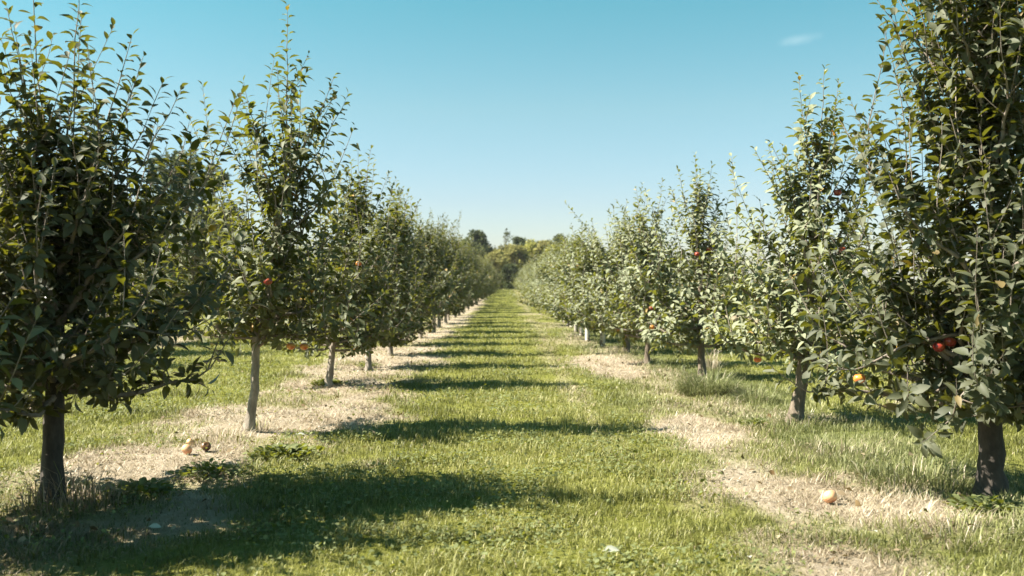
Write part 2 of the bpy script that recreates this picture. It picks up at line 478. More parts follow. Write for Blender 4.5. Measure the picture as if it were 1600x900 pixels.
    def scaffold(s, n, z0, z1, len0, len1, az_w=None, dens=1.0, upshoot=.42):
        g = s.g; a0 = g.uniform(0, 6.28)
        for k in range(n):
            u = (k+g.uniform(.1, .9))/n; z = z0 + (z1-z0)*u**1.3
            az = a0 + k*2.4 + g.normal(0, .25)
            L = (len0 + (len1-len0)*u**.85)*g.uniform(.62, 1.22)*(1-s.flat*math.sin(az)**2)
            if az_w: L *= az_w(az, z)
            el = np.radians(np.interp(u, [0, .35, 1], [g.uniform(-14, 12), g.uniform(5, 36), g.uniform(45, 65)]))
            t = np.linspace(0, 1, 8)[:, None]
            out = np.array([np.cos(az), np.sin(az), 0])
            p0 = s.tat(z)
            sag = g.uniform(-.05, .12)*(1-u)
            perp = np.array([-np.sin(az), np.cos(az), 0])*g.normal(0, .09)
            path = p0 + out*np.cos(el)*L*t + np.array([0, 0, 1.])*(np.sin(el)*L*t + L*((.05+.2*u)*t**3 - sag*4*t*(1-t))) + perp*L*np.sin(t*3.2)
            path[1:] += g.normal(0, .012, (7, 3))
            s.limb(path, max(.009, min(.024, s.tr(z)*.5)), dens, upshoot*(1+.35*u))
    def tall(s, z_base, tip, side=3, r=.008):
        """a tall upright shoot leaving the trunk at z_base and ending at tip; its own side shoots"""
        g = s.g; p0 = s.tat(z_base); tip = np.asarray(tip, float)
        t = np.linspace(0, 1, 9)[:, None]
        flat = p0 + (tip-p0)*np.concatenate([t*(1.25-.25*t)]*2 + [t*(.92+.08*t)], 1)
        flat = flat + g.normal(0, .008, flat.shape)*np.sin(t*3.14)
        s.tube(flat, np.linspace(r, .0018, 9), 5)
        L = float(np.linalg.norm(tip-p0))
        n = int(L*.86/s.spacing); tt = np.linspace(.14, 1, n)
        P = np.stack([np.interp(tt, t[:, 0], flat[:, k]) for k in range(3)], -1)
        tan = norm(np.stack([np.interp(tt, t[:, 0], np.gradient(flat[:, k])) for k in range(3)], -1))
        phi = g.uniform(0, 6.28) + np.arange(n)*2.4 + g.normal(0, .3, n)
        a = norm(np.cross(tan, np.array([1., .2, .1]))); b = np.cross(tan, a)
        rad = np.cos(phi)[:, None]*a + np.sin(phi)[:, None]*b
        th = np.radians(np.interp(tt, [0, .9, 1], [64, 50, 20]) + g.normal(0, 10, n))[:, None]
        d = np.cos(th)*tan + np.sin(th)*rad
        nr = tan*.9 - rad*.2 + np.array([0, 0, .5]) + g.normal(0, .25, (n, 3))
        s.leaves(P, d, nr, s.leaf*np.interp(tt, [0, .7, 1], [1.05, 1.05, .62])*g.uniform(.8, 1.15, n))
        for k in range(side):
            u = g.uniform(.1, .6); p = p0 + (tip-p0)*u; p[0] = np.interp(u, t[:, 0], flat[:, 0]); p[1] = np.interp(u, t[:, 0], flat[:, 1]); p[2] = np.interp(u, t[:, 0], flat[:, 2])
            lat = g.normal(size=3); lat[2] = 0
            s.shoot(p, norm(lat)*.75 + np.array([0, 0, 1.]), g.uniform(.25, .5)*(1-.4*u))
            for q in range(2): s.spur(p + (tip-p0)*g.uniform(-.06, .06), lat)
    def build(s, root, leaf_m, bark_m, cull=None, guard=None):
        P = np.concatenate(s.lp); D = norm(np.concatenate(s.ld)); Nn = np.concatenate(s.ln); L = np.concatenate(s.ll)
        # gravity pulls the leaf blades down a little
        D = norm(D + np.array([0, 0, -.10]))
        if cull is not None and len(cull):
            k = np.ones(len(P), bool)
            for c in cull: k &= np.linalg.norm(P + D*L[:, None]*.5 - c, axis=1) > .085
            P, D, Nn, L = P[k], D[k], Nn[k], L[k]
        g = s.g; n = len(P)
        k = (P[:, 2] + D[:, 2]*L) > .12
        P, D, Nn, L = P[k], D[k], Nn[k], L[k]; n = len(P)
        tone = np.clip(g.normal(.48, .2, n), 0, .955)
        tone[g.random(n) < .008] = g.uniform(.975, 1)
        v, t, q, tn = leaf_arrays(P, D, Nn, L, L*g.uniform(.34, .46, n), tone, g.uniform(.25, 1.1, n), g.uniform(.2, .75, n), LEAF_HI if s.hi else LEAF_LO)
        parts = []
        tr = link('trunk', mesh_np('trunk', np.concatenate(s.tv), [np.concatenate(s.tf)]), bark_m, root)
        br = link('branches', mesh_np('branches', np.concatenate(s.bv), [np.concatenate(s.bf)]), M_TWIG, root)
        cr = link('crown', mesh_np('crown', v, [t, q], True, {'tone': tn}), leaf_m, root)
        return cr

GUARD_ME = None
def add_guard(root, h=.5, r=.052):
    """white spiral wrap round the foot of a trunk"""
    k, sd = 16, 20
    z = np.linspace(-.02, h, k); th = np.arange(sd)/sd*2*np.pi
    v = []
    for layer, rr in ((0, r), (1, r-.004)):
        for i, zz in enumerate(z):
            w = rr + .004*np.sin(i*2.4+th*1.0)
            v.append(np.stack([w*np.cos(th), w*np.sin(th), np.full(sd, zz)], -1))
    v = np.concatenate(v); f = []
    i = np.arange(k-1)[:, None]*sd; j = np.arange(sd)[None, :]; j2 = (j+1) % sd
    o = np.stack([i+j, i+j2, i+sd+j2, i+sd+j], -1).reshape(-1, 4)
    inn = o[:, ::-1]+k*sd
    a = (k-1)*sd
    topf = np.stack([a+j[0], a+j2[0], a+j2[0]+k*sd, a+j[0]+k*sd], -1)
    return link('trunk_guard', mesh_np('trunk_guard', v, [o, inn, topf]), M_GUARD, root)

# ------------------------------------------------------------------ apples
def apple_mesh(r=.04):
    prof = []
    for k in range(19):
        a = math.pi*k/18
        rr = r*math.sin(a)*(1.02+.06*math.cos(a)); z = r*.92*math.cos(a)
        dip = math.exp(-(math.sin(a)/.42)**2)
        z -= (.30*r*dip if a < math.pi/2 else -.20*r*dip)
        prof.append((rr, z))
    sd = 24; v = []; f = []
    for i, (rr, z) in enumerate(prof):
        for j in range(sd):
            th = 2*math.pi*j/sd
            w = rr*(1+.025*math.cos(5*th)*(.3 + .7*i/18))
            v.append((w*math.cos(th), w*math.sin(th), z))
    for i in range(18):
        for j in range(sd):
            f.append((i*sd+j, (i+1)*sd+j, (i+1)*sd+(j+1) % sd, i*sd+(j+1) % sd))
    return mesh_np('flesh', np.array(v), [np.array(f)])
def stalk_mesh(L=.03, r=.0015):
    t = Tree(1); p = np.array([[0, 0, .022], [.001, 0, .022+L*.5], [.003, 0, .022+L]])
    t.tube(p, [r, r, r*1.5], 6)
    return mesh_np('stalk', np.concatenate(t.bv), [np.concatenate(t.bf)])
AP_ME = {k: apple_mesh() for k in 'ORPD'}
for k, m in zip('ORPD', (M_APPLE_O, M_APPLE_R, M_APPLE_P, M_APPLE_D)): AP_ME[k].materials.append(m)
ST_ME = stalk_mesh(); ST_ME.materials.append(M_STEM)
def apple(loc, kind, label, group, s=1.0, rot=(0, 0, 0)):
    r = empty('apple', loc); r.rotation_euler = rot; r.scale = (s, s, s)
    tag(r, label, 'apple', group)
    link('flesh', AP_ME[kind], None, r); link('stalk', ST_ME, None, r)
    return r

# ------------------------------------------------------------------ the near trees, each grown to its own outline
def side_w(right=1.0, left=1.0, near=1.0, far=1.0):
    def f(az, z):
        c, s = math.cos(az), math.sin(az)
        return (right*max(c, 0)**2 + left*max(-c, 0)**2 + far*max(s, 0)**2 + near*max(-s, 0)**2)
    return f
def tree_px(px, py): return ground_at(px, py)

HANG = []   # filled with (tree root, Tree, local wish point, kind, label)
def place(name_pts, x, y):
    pass

def near_tree(px, py, seed, spec, label, leaf_m, bark_m, apples=(), pos=None):
    x, y = pos if pos else ground_at(px, py)
    z = float(hgt(x, y))
    root = empty('apple_tree', (x, y, z))
    tag(root, label, 'apple tree', 'apple trees lining the lane')
    t = Tree(seed, spec.get('spacing', .025), spec.get('hi', True))
    t.flat = spec.get('flat', .36)
    t.trunk_path(spec['trunk'], spec['r'], .012)
    for a in spec['scaf']: t.scaffold(*a[0], **a[1])
    for a in spec.get('tall', ()): t.tall(*a)
    for path, r in spec.get('limbs', ()): t.limb(np.array(path), r)
    cull = []
    pts = np.array(t.twig_pts)
    sc_ = y/F_PX
    for (ax_, ay_, depth, kind, lab) in apples:
        yy = y + depth
        want = np.array([(ax_-VPX)*yy/F_PX - x, depth, CAM_H - (ay_-HOR)*yy/F_PX - z + .05])
        p = pts[np.argmin((((pts-want)*np.array([1, .4, 1]))**2).sum(1))]
        pts = pts[np.linalg.norm(pts-p, axis=1) > .085]
        loc = p + np.array([0, 0, -.052])
        apple((x+loc[0], y+loc[1], z+loc[2]), kind, lab, 'apples hanging in the trees', .88, (random.uniform(-.2, .2), random.uniform(-.2, .2), random.uniform(0, 6)))
        cull += [loc, loc+np.array([0, -.09, .01]), loc+np.array([-loc[0]*0, -.18, .02])]
    t.build(root, leaf_m, bark_m, cull)
    return root

random.seed(4)
# left row ------------------------------------------------------------------
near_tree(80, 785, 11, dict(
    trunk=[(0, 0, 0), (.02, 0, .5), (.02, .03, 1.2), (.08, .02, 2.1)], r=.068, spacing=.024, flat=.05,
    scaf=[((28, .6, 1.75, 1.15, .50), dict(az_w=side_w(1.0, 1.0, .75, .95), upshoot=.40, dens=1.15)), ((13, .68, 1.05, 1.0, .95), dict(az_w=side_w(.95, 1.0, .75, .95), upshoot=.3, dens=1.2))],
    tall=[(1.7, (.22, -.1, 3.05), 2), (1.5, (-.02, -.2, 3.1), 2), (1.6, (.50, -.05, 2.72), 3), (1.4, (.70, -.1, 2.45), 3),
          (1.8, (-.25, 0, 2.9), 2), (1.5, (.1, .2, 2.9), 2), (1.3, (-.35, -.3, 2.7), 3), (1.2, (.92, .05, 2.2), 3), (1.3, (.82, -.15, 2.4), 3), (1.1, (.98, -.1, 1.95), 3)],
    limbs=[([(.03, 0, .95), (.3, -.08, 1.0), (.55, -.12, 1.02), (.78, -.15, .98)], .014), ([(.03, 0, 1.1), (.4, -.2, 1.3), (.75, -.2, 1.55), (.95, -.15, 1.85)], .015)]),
    'large dark apple tree at the front of the left row, tall shoots leaving the frame', M_LEAF_VIGN, M_BARKD,
    )
near_tree(390, 675, 12, dict(
    trunk=[(-.02, 0, 0), (.015, 0, .2), (.065, 0, .5), (.05, 0, .85), (.18, .02, 1.5), (.30, .02, 2.1), (.34, .0, 2.6)], r=.043, spacing=.025,
    scaf=[((22, .9, 2.1, 1.05, .42), dict(az_w=side_w(1.05, .9, .9, .9), upshoot=.46, dens=1.05)), ((9, .78, 1.1, 1.0, .9), dict(upshoot=.28, dens=1.2))],
    tall=[(2.3, (.33, 0, 3.67), 3), (2.3, (.22, .1, 3.15), 1), (2.0, (-.06, .05, 3.02), 3), (2.2, (.74, -.05, 3.05), 3), (2.0, (.85, 0, 2.9), 2), (1.8, (-.22, -.1, 2.65), 2), (2.2, (.52, .2, 2.75), 1)],
    limbs=[([(.06, 0, .72), (.16, -.05, .78), (.34, -.1, .82), (.55, -.12, .78)], .013), ([(.05, 0, .8), (-.25, -.1, .82), (-.55, -.1, .9)], .013)]),
    'leaning apple tree with bare pale trunk and tall spire behind the front left tree', M_LEAF, M_BARK,
    apples=[(438, 551, -.35, 'O', 'orange apple low under the leaning left tree, left one of a pair'), (460, 556, -.35, 'O', 'orange apple low under the leaning left tree, right one of a pair'),
            (436, 440, -.45, 'R', 'small red apple half way up the crown of the leaning left tree')])
near_tree(513, 605, 13, dict(
    trunk=[(0, 0, 0), (.05, 0, .5), (.2, 0, 1.3), (.35, 0, 2.2)], r=.044, spacing=.026, flat=.18,
    scaf=[((28, .5, 1.95, 1.1, .36), dict(az_w=side_w(1.0, .9, 1, 1), dens=1.2)), ((8, .45, .8, 1.0, .9), dict(upshoot=.28, dens=1.2))],
    tall=[(1.9, (.53, 0, 2.95), 3), (1.7, (.74, .1, 2.65), 3), (1.9, (.30, -.1, 2.75), 3), (1.5, (-.1, .1, 2.5), 2)]),
    'third apple tree of the left row, slanting trunk with weeds round its foot', M_LEAF, M_BARK,
    apples=[(548, 412, -.5, 'O', 'orange apple in the third tree of the left row')])
near_tree(575, 575, 14, dict(
    trunk=[(0, 0, 0), (.05, 0, .6), (.2, 0, 1.3), (.35, 0, 2.1)], r=.043, spacing=.027, flat=.22,
    scaf=[((26, .48, 1.85, 1.1, .36), dict(az_w=side_w(1.0, .9, 1, 1), dens=1.2)), ((8, .45, .8, 1.0, .9), dict(upshoot=.28, dens=1.2))],
    tall=[(1.8, (.52, 0, 2.72), 3), (1.6, (.76, .1, 2.55), 3), (1.7, (.2, -.1, 2.5), 3)]),
    'fourth apple tree of the left row, thin twin looking trunk above dry straw', M_LEAF, M_BARK)
# right row -----------------------------------------------------------------
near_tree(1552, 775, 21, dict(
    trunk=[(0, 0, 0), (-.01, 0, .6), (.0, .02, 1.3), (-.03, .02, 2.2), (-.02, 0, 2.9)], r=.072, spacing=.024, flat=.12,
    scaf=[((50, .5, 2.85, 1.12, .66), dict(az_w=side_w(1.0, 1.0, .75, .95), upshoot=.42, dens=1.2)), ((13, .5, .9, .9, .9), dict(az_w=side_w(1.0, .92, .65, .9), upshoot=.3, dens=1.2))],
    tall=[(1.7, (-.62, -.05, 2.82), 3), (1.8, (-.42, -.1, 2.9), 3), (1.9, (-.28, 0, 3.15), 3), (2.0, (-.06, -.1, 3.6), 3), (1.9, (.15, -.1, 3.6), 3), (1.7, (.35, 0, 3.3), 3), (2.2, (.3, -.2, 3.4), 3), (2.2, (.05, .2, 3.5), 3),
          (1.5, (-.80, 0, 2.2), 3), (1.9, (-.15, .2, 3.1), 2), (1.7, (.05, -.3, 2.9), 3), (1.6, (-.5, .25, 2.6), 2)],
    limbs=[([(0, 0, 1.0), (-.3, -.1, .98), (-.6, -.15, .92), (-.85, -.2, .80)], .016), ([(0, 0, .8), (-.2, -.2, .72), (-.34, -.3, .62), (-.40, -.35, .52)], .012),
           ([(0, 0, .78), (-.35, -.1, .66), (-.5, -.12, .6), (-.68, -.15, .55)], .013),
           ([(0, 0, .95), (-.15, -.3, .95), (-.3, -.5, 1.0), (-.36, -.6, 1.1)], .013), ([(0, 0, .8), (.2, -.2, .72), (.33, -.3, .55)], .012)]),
    'big dark apple tree at the front of the right row, thick trunk, low branches', M_LEAF_VIGN, M_BARKD,
    apples=[(1373, 610, -.2, 'O', 'sunlit orange apple on the low outer branch of the front right tree'),
            (1468, 530, -.25, 'R', 'dark red apple in the shaded front right tree, left one of a pair'), (1486, 533, -.25, 'R', 'dark red apple in the shaded front right tree, right one of a pair'),
            (1530, 295, .05, 'R', 'red apple high in the crown of the front right tree')])
near_tree(1243, 657, 22, dict(
    trunk=[(0, 0, 0), (.06, 0, .4), (.10, 0, .8), (.16, 0, 1.5), (.22, 0, 2.3)], r=.06, spacing=.025, flat=.2,
    scaf=[((26, .6, 1.9, 1.08, .42), dict(az_w=side_w(1.0, .95, .9, .9), upshoot=.46, dens=1.1)), ((9, .55, .85, 1.0, .9), dict(upshoot=.28, dens=1.2))],
    tall=[(2.0, (.03, 0, 3.24), 3), (2.1, (.24, -.1, 3.3), 3), (2.0, (.42, .05, 3.2), 3), (1.7, (-.38, 0, 2.55), 3), (1.9, (-.2, .1, 2.62), 3), (1.4, (-.56, 0, 1.95), 3), (1.8, (.7, 0, 2.6), 3), (1.9, (.15, .2, 3.05), 3), (2.0, (.32, -.2, 3.0), 3)],
    limbs=[([(.08, 0, .75), (.3, -.1, .62), (.5, -.15, .52), (.6, -.15, .45)], .012)]),
    'second apple tree of the right row, short brown trunk leaning right above rough grass', M_LEAF_LIT, M_BARKM,
    apples=[(1328, 306, -.3, 'R', 'red apple in the upper crown of the second right tree'), (1316, 392, -.35, 'R', 'small red apple below the middle of the second right tree'),
            (1190, 556, -.4, 'O', 'dull orange apple under the lowest leaves of the second right tree')])
near_tree(1098, 592, 23, dict(
    trunk=[(0, 0, 0), (-.02, 0, .5), (-.03, 0, 1.2), (-.05, 0, 2.2)], r=.052, spacing=.026,
    scaf=[((25, .45, 1.75, 1.02, .38), dict(az_w=side_w(1.0, .95, 1, 1), upshoot=.36, dens=1.2)), ((8, .42, .7, .95, .85), dict(upshoot=.28, dens=1.2))],
    tall=[(1.9, (-.10, 0, 3.0), 4), (1.8, (.12, 0, 2.85), 4), (1.7, (-.32, .05, 2.8), 3), (1.4, (.32, 0, 2.15), 3), (1.8, (0, .15, 2.8), 3)]),
    'third apple tree of the right row, slim spire crown above a coarse grass tuft', M_LEAF_LIT, M_BARKM,
    apples=[(1098, 396, -.3, 'R', 'red apple in the slim third tree of the right row, lower left of two'), (1113, 382, -.2, 'R', 'red apple in the slim third tree of the right row, upper right of two'),
            (1030, 500, -.6, 'O', 'yellow orange apple low in the slim third tree of the right row')])
near_tree(1011, 571, 24, dict(
    trunk=[(0, 0, 0), (.02, 0, .6), (.03, 0, 1.2), (.06, 0, 2.1)], r=.042, spacing=.027,
    scaf=[((28, .45, 1.8, 1.0, .34), dict(az_w=side_w(1.0, 1, 1, 1), upshoot=.4, dens=1.2)), ((6, .42, .7, .95, .85), dict(upshoot=.28, dens=1.2))],
    tall=[(1.8, (.24, 0, 2.9), 4), (1.7, (-.17, 0, 2.75), 4), (1.5, (-.5, .05, 2.3), 3), (1.6, (.45, 0, 2.4), 3)]),
    'fourth apple tree of the right row, full crown on a slender brown trunk', M_LEAF_LIT, M_BARKM,
    apples=[(1016, 484, -.6, 'R', 'bright red apple in the fourth tree of the right row')])

# ------------------------------------------------------------------ generic trees, copied down the rows
def generic(seed, H, leaf_m, bark_m):
    root = empty('apple_tree', (0, 0, 0))
    t = Tree(seed, .028, False, .114); g = t.g; t.flat = .34
    lx, ly = g.uniform(-.15, .15, 2)
    t.trunk_path([(0, 0, 0), (lx*.2, ly*.2, .6), (lx*.6, ly*.6, 1.3), (lx, ly, 2.1)], .046, .012)
    t.scaffold(32, .64, 2.15, 1.12, .36, dens=1.2, upshoot=.38); t.scaffold(8, .56, .85, 1.05, .95, dens=1.2, upshoot=.28)
    for k in range(5):
        a = g.uniform(0, 6.28); r = g.uniform(.08, .4)
        t.tall(1.75 - r*.6, (lx+r*math.cos(a), ly+r*math.sin(a), H*(1-.32*r)*g.uniform(.92, 1.0)), 3)
    t.build(root, leaf_m, bark_m)
    return root
PROTO_L = [generic(100+k, h_, M_LEAF, M_BARK) for k, h_ in enumerate((2.95, 2.75, 3.1))]
PROTO_R = [generic(200+k, h_, M_LEAF_LIT, M_BARKM) for k, h_ in enumerate((2.9, 2.7, 3.0))]
def copy_tree(o):
    c = o.copy(); COL.objects.link(c)
    for ch in o.children:
        d = ch.copy(); COL.objects.link(d); d.parent = c
    return c
used = set()
def put(protos, x, y, label, s=1.0, group='apple trees lining the lane', zs=1.0):
    p = protos[random.randrange(len(protos))]
    o = p if p.name not in used else copy_tree(p)
    used.add(p.name)
    o.location = (x, y, float(hgt(x, y))); o.rotation_euler = (0, 0, random.choice((0, math.pi)) + random.uniform(-.3, .3))
    k = s*random.uniform(.94, 1.06)
    o.scale = (k*random.uniform(.95, 1.08), k*random.uniform(.95, 1.08), k*zs*random.uniform(.86, 1.12))
    o['label'] = label; o['category'] = 'apple tree'; o['group'] = group
    return o
ORD = ['', 'first', 'second', 'third', 'fourth', 'fifth', 'sixth', 'seventh', 'eighth', 'ninth', 'tenth', 'eleventh', 'twelfth']
# left row on from the fifth
put(PROTO_L, -3.45, 4.8, 'nearest apple tree, only its leaves reaching in at the left edge of the picture', 1.15).rotation_euler.z = 1.5
y = 17.6; k = 5
while y < 93:
    lab = f'{ORD[k]} apple tree from the front in the left row beside the lane' if k <= 10 else 'distant apple tree at the far end of the left row, crown merging with its neighbours'
    put(PROTO_L, float(row_l(y))+random.uniform(-.12, .12), y, lab, np.interp(y, [17, 40, 95], [.98, 1.0, .97]), zs=np.interp(y, [17, 33, 50, 95], [.98, 1.06, .96, .80]))
    y += 2.62*random.uniform(.93, 1.07); k += 1
# right row: the fifth to the ninth where their trunks show
spots = [(980, 552), (942, 544), (918, 534), (900, 519), (882, 504), (863, 496)]
kk = 5
for i, (px, py) in enumerate(spots):
    x, y = ground_at(px, py)
    o = put(PROTO_R, x, y, f'{ORD[kk]} apple tree from the front in the right row' + (', white guard round its trunk' if i in (1, 2, 3, 4) else ' beside the lane'), .97, zs=.86)
    if i in (1, 2, 3, 4): add_guard(o, .42)
    kk += 1
    if i == 2 or i == 3 or i == 4:
        for f in ((.5,) if i == 2 else (.33, .66)) if i < 4 else (.5,):
            x2, y2 = ground_at(*spots[i+1]); put(PROTO_R, x+(x2-x)*f, y+(y2-y)*f, f'apple tree between the white guarded trunks of the right row', .97, zs=.84)
y = 39.2
while y < 93:
    put(PROTO_R, float(row_r(y))+random.uniform(-.12, .12), y, 'distant apple tree at the far end of the right row, crown merging with its neighbours', .96, zs=.75)
    y += 2.62*random.uniform(.93, 1.07)
# the next row on either side
y = 9.5
while y < 80:
    put(PROTO_L, -7.4+random.uniform(-.15, .15), y, 'apple tree in the row behind the left row, seen through its gaps', .98, 'apple trees of the row behind the left row')
    y += 2.75*random.uniform(.93, 1.07)
y = 11
while y < 80:
    put(PROTO_R, 8.2+random.uniform(-.15, .15), y, 'low apple tree in the row behind the right row, seen through its gaps', .78, 'apple trees of the row behind the right row')
    y += 2.75*random.uniform(.93, 1.07)

# ------------------------------------------------------------------ the wood beyond the orchard
def wood_mat(name, a, b):
    return leaf_mat(name, [(0, a), (1, b)], [(0, tuple(v*1.2 for v in a)), (1, tuple(v*1.2 for v in b))], rough=.6, spec=.25, trans=.25, transcol=b)
W_DARK = wood_mat('wood_dark', (.030, .040, .014), (.085, .10, .034))
W_GOLD = wood_mat('wood_gold', (.105, .10, .028), (.29, .265, .085))
W_YEL = wood_mat('wood_yellow', (.12, .13, .03), (.33, .31, .075))
W_MID = wood_mat('wood_mid', (.045, .055, .02), (.12, .13, .045))
def wood_tree(x, y, H, Rr, mat, label, seed, n=6000, base=.14, sparse=1.0, nblob=46, group='trees of the wood beyond the orchard'):
    g = np.random.default_rng(seed)
    z0 = float(hgt(x, y))
    root = empty('woodland_tree', (x, y, z0)); tag(root, label, 'tree', group)
    t = Tree(seed); zt = H*.72
    tp = np.array([[0, 0, -.1], [g.normal(0, .1), g.normal(0, .1), zt*.35], [g.normal(0, .25), g.normal(0, .25), zt*.7], [g.normal(0, .3), g.normal(0, .3), zt]])
    u = np.linspace(0, 1, 14); tp = np.stack([np.interp(u, np.linspace(0, 1, 4), tp[:, k]) for k in range(3)], -1)
    t.tube(tp, np.interp(u, [0, .05, 1], [H*.032, H*.022, H*.006]), 10, True)
    # leaf clumps through an uneven crown, each on its own limb
    blobs = []
    for k in range(nblob):
        w = g.random(); z = H*(base + (1-base)*w)
        rmax = Rr*math.sin(math.pi*min(.97, .16+.80*w))**.7
        a = g.uniform(0, 6.28); r = rmax*math.sqrt(g.random())*.92
        br = Rr*g.uniform(.20, .36)*(.75 if w > .8 else 1)
        blobs.append((r*math.cos(a), r*math.sin(a), min(z, H-br*.6), br))
    for bx_, by_, bz_, br_ in blobs:
        u0 = np.clip(bz_*.6/zt, .15, 1); p0 = np.array([np.interp(u0, u, tp[:, q]) for q in range(3)])
        p1 = np.array([bx_, by_, bz_]); t_ = np.linspace(0, 1, 5)[:, None]
        path = p0 + (p1-p0)*t_ + np.array([0, 0, 1.])*np.sin(t_*3.14)*H*.02 + g.normal(0, .05, (5, 3))*np.sin(t_*3.14)
        t.tube(path, np.linspace(H*.007, H*.0015, 5), 5)
        for q in range(4):
            tip = p1 + norm(g.normal(size=3))*br_*.9; t.tube(np.array([p1, (p1+tip)/2+g.normal(0, .04, 3), tip]), [H*.002, H*.0014, H*.0007], 4)
    b = np.array(blobs); pick = g.integers(0, len(b), int(n*sparse))
    dirs = norm(g.normal(size=(len(pick), 3))); rad = b[pick, 3]*1.12*g.random(len(pick))**.45*g.uniform(.8, 1.15, len(pick))
    P = b[pick, :3] + dirs*rad[:, None]*np.array([1, 1, .8])
    D = norm(dirs + g.normal(0, .8, (len(pick), 3)) + np.array([0, 0, -.2])); Nn = dirs*.7 + np.array([0, 0, .8]) + g.normal(0, .5, D.shape)
    L = g.uniform(.18, .38, len(pick))*(H/8)**.5
    tone = np.clip(.5 + .28*g.normal(size=len(b))[pick] + .15*g.normal(size=len(pick)), 0, 1)
    v, tr_, q_, tn = leaf_arrays(P, D, Nn, L, L*.75, tone, g.uniform(.1, .7, len(P)), g.uniform(.1, .5, len(P)), LEAF_LO)
    link('trunk', mesh_np('trunk', np.concatenate(t.tv), [np.concatenate(t.tf)]), M_WOOD, root)
    link('limbs', mesh_np('limbs', np.concatenate(t.bv), [np.concatenate(t.bf)]), M_WOOD, root)
    link('crown', mesh_np('crown', v, [tr_, q_], True, {'tone': tn}), mat, root)
    return root
def wt(px, top, dist, wpx, mat, label, seed, **kw):
    x = (px-VPX)*dist/F_PX
    H = CAM_H + (HOR-top)*dist/F_PX - float(hgt(x, dist))
    return wood_tree(x, dist, H, wpx*.62*dist/F_PX, mat, label, seed, **kw)
wt(744, 362, 120, 56, W_DARK, 'dark green round topped tree just left of the lane end', 301, n=6500)
wt(793, 358, 128, 22, W_MID, 'thin nearly bare tree rising above the golden crowns', 302, n=160, nblob=16, base=.45)
wt(776, 392, 108, 48, W_GOLD, 'golden brown tree left of the dark gap at the lane end', 303, n=6500, base=.12)
wt(806, 386, 112, 50, W_GOLD, 'golden olive tree straight over the end of the lane', 304, n=6500, base=.1)
wt(832, 374, 122, 40, W_YEL, 'yellow green tree, brightest crown over the lane end', 305, n=6500, base=.1)
wt(852, 378, 118, 44, W_GOLD, 'golden tree right of the yellow green crown', 306, n=6500, base=.12)
wt(812, 372, 134, 46, W_DARK, 'dark green tree peeping out behind the golden crowns', 307, n=5000)
wt(876, 368, 128, 50, W_MID, 'mid green tree rising behind the right row near the lane end', 308, n=6500)
wt(792, 384, 126, 46, W_GOLD, 'pale golden tree behind the gap in the middle of the wood', 316)
wt(866, 384, 112, 44, W_YEL, 'olive yellow tree at the right end of the golden crowns', 317)
wt(758, 384, 124, 40, W_GOLD, 'golden tree half hidden behind the end of the left row', 318)
wt(905, 376, 130, 50, W_DARK, 'dark tree mostly hidden behind the right row', 309, n=5000)
wt(718, 376, 130, 46, W_DARK, 'dark tree mostly hidden behind the far left row', 310, n=5000)
wt(797, 414, 99, 34, W_DARK, 'low dark shrubby tree added to darken the gap at the lane end', 311, n=6500, base=.02)  # added shrub, its dark crown stands in for the shaded gap
wt(845, 405, 126, 60, W_DARK, 'low dark tree under the golden crowns right of the lane end', 315, n=6500, base=.02)
wt(292, 240, 52, 150, W_DARK, 'large dark tree showing above the left row between its two front trees', 312, n=4500)
wt(0, 232, 50, 120, W_DARK, 'dark tree at the left edge of the picture behind the front left tree', 313, n=4200)
wt(150, 300, 58, 190, W_DARK, 'broad dark tree hidden behind the front left tree', 314, n=4200)

# ------------------------------------------------------------------ tufts, weeds, fruit and leaves on the ground
def tuft(px, py, n, hmin, hmax, spread, dry, rough, label, name='grass_tuft', cat='grass tuft', lean=.5, w=.005, seed=0, pos=None, tone=(.2, .9)):
    g = np.random.default_rng(seed+500)
    x, y = pos if pos else ground_at(px, py)
    z = float(hgt(x, y))
    az = g.uniform(0, 6.28, n); rr = spread*np.sqrt(g.random(n))
    bx, by = rr*np.cos(az), rr*np.sin(az)
    hh = g.uniform(hmin, hmax, n)*(1.1-.5*rr/spread)
    v, q, t, a = blades(bx, by, hgt(x+bx, y+by)-z-.01, hh, np.full(n, w)*g.uniform(.7, 1.3, n), az+g.normal(0, .7, n), np.abs(g.normal(lean, .25, n)), g.uniform(.3, 1.3, n),
                        g.uniform(*tone, n), np.where(g.random(n) < dry, .9, .05), np.full(n, rough))
    o = link(name, mesh_np(name, v, [q, t], True, a), M_BLADE)
    o.location = (x, y, z)
    return tag(o, label, cat)
tuft(1108, 616, 1500, .26, .50, .34, .04, 1.0, 'coarse blue green grass tuft in front of the slim third right tree', seed=1, w=.007, lean=.7)
tuft(1180, 628, 500, .14, .30, .24, .05, 1.0, 'smaller green tuft right of the coarse blue green one', seed=2, w=.006)
tuft(1112, 578, 90, .35, .7, .12, 1.0, 0, 'pale dry stalks leaning beside the third right trunk', 'dry_stalks', 'dry grass', lean=.25, w=.006, seed=3)
tuft(975, 552, 160, .2, .4, .3, .9, 0, 'tawny dry grass clump under the fifth right tree', 'dry_grass_clump', 'dry grass', seed=4)
tuft(1440, 752, 700, .14, .30, .42, .08, .9, 'tall green grass clump left of the thick front right trunk', seed=5)
tuft(1500, 845, 240, .10, .24, .35, .25, .6, 'mixed tall grass blades in the lower right corner by the trunk', seed=6)
tuft(1320, 712, 420, .10, .22, .45, .06, .9, 'green grass clump between the dry patches under the right row', seed=7)
tuft(112, 792, 260, .18, .42, .28, .85, 0, 'dry brown grass stalks round the foot of the front left trunk', 'dry_grass_clump', 'dry grass', seed=8, lean=.35, tone=(0, .45))
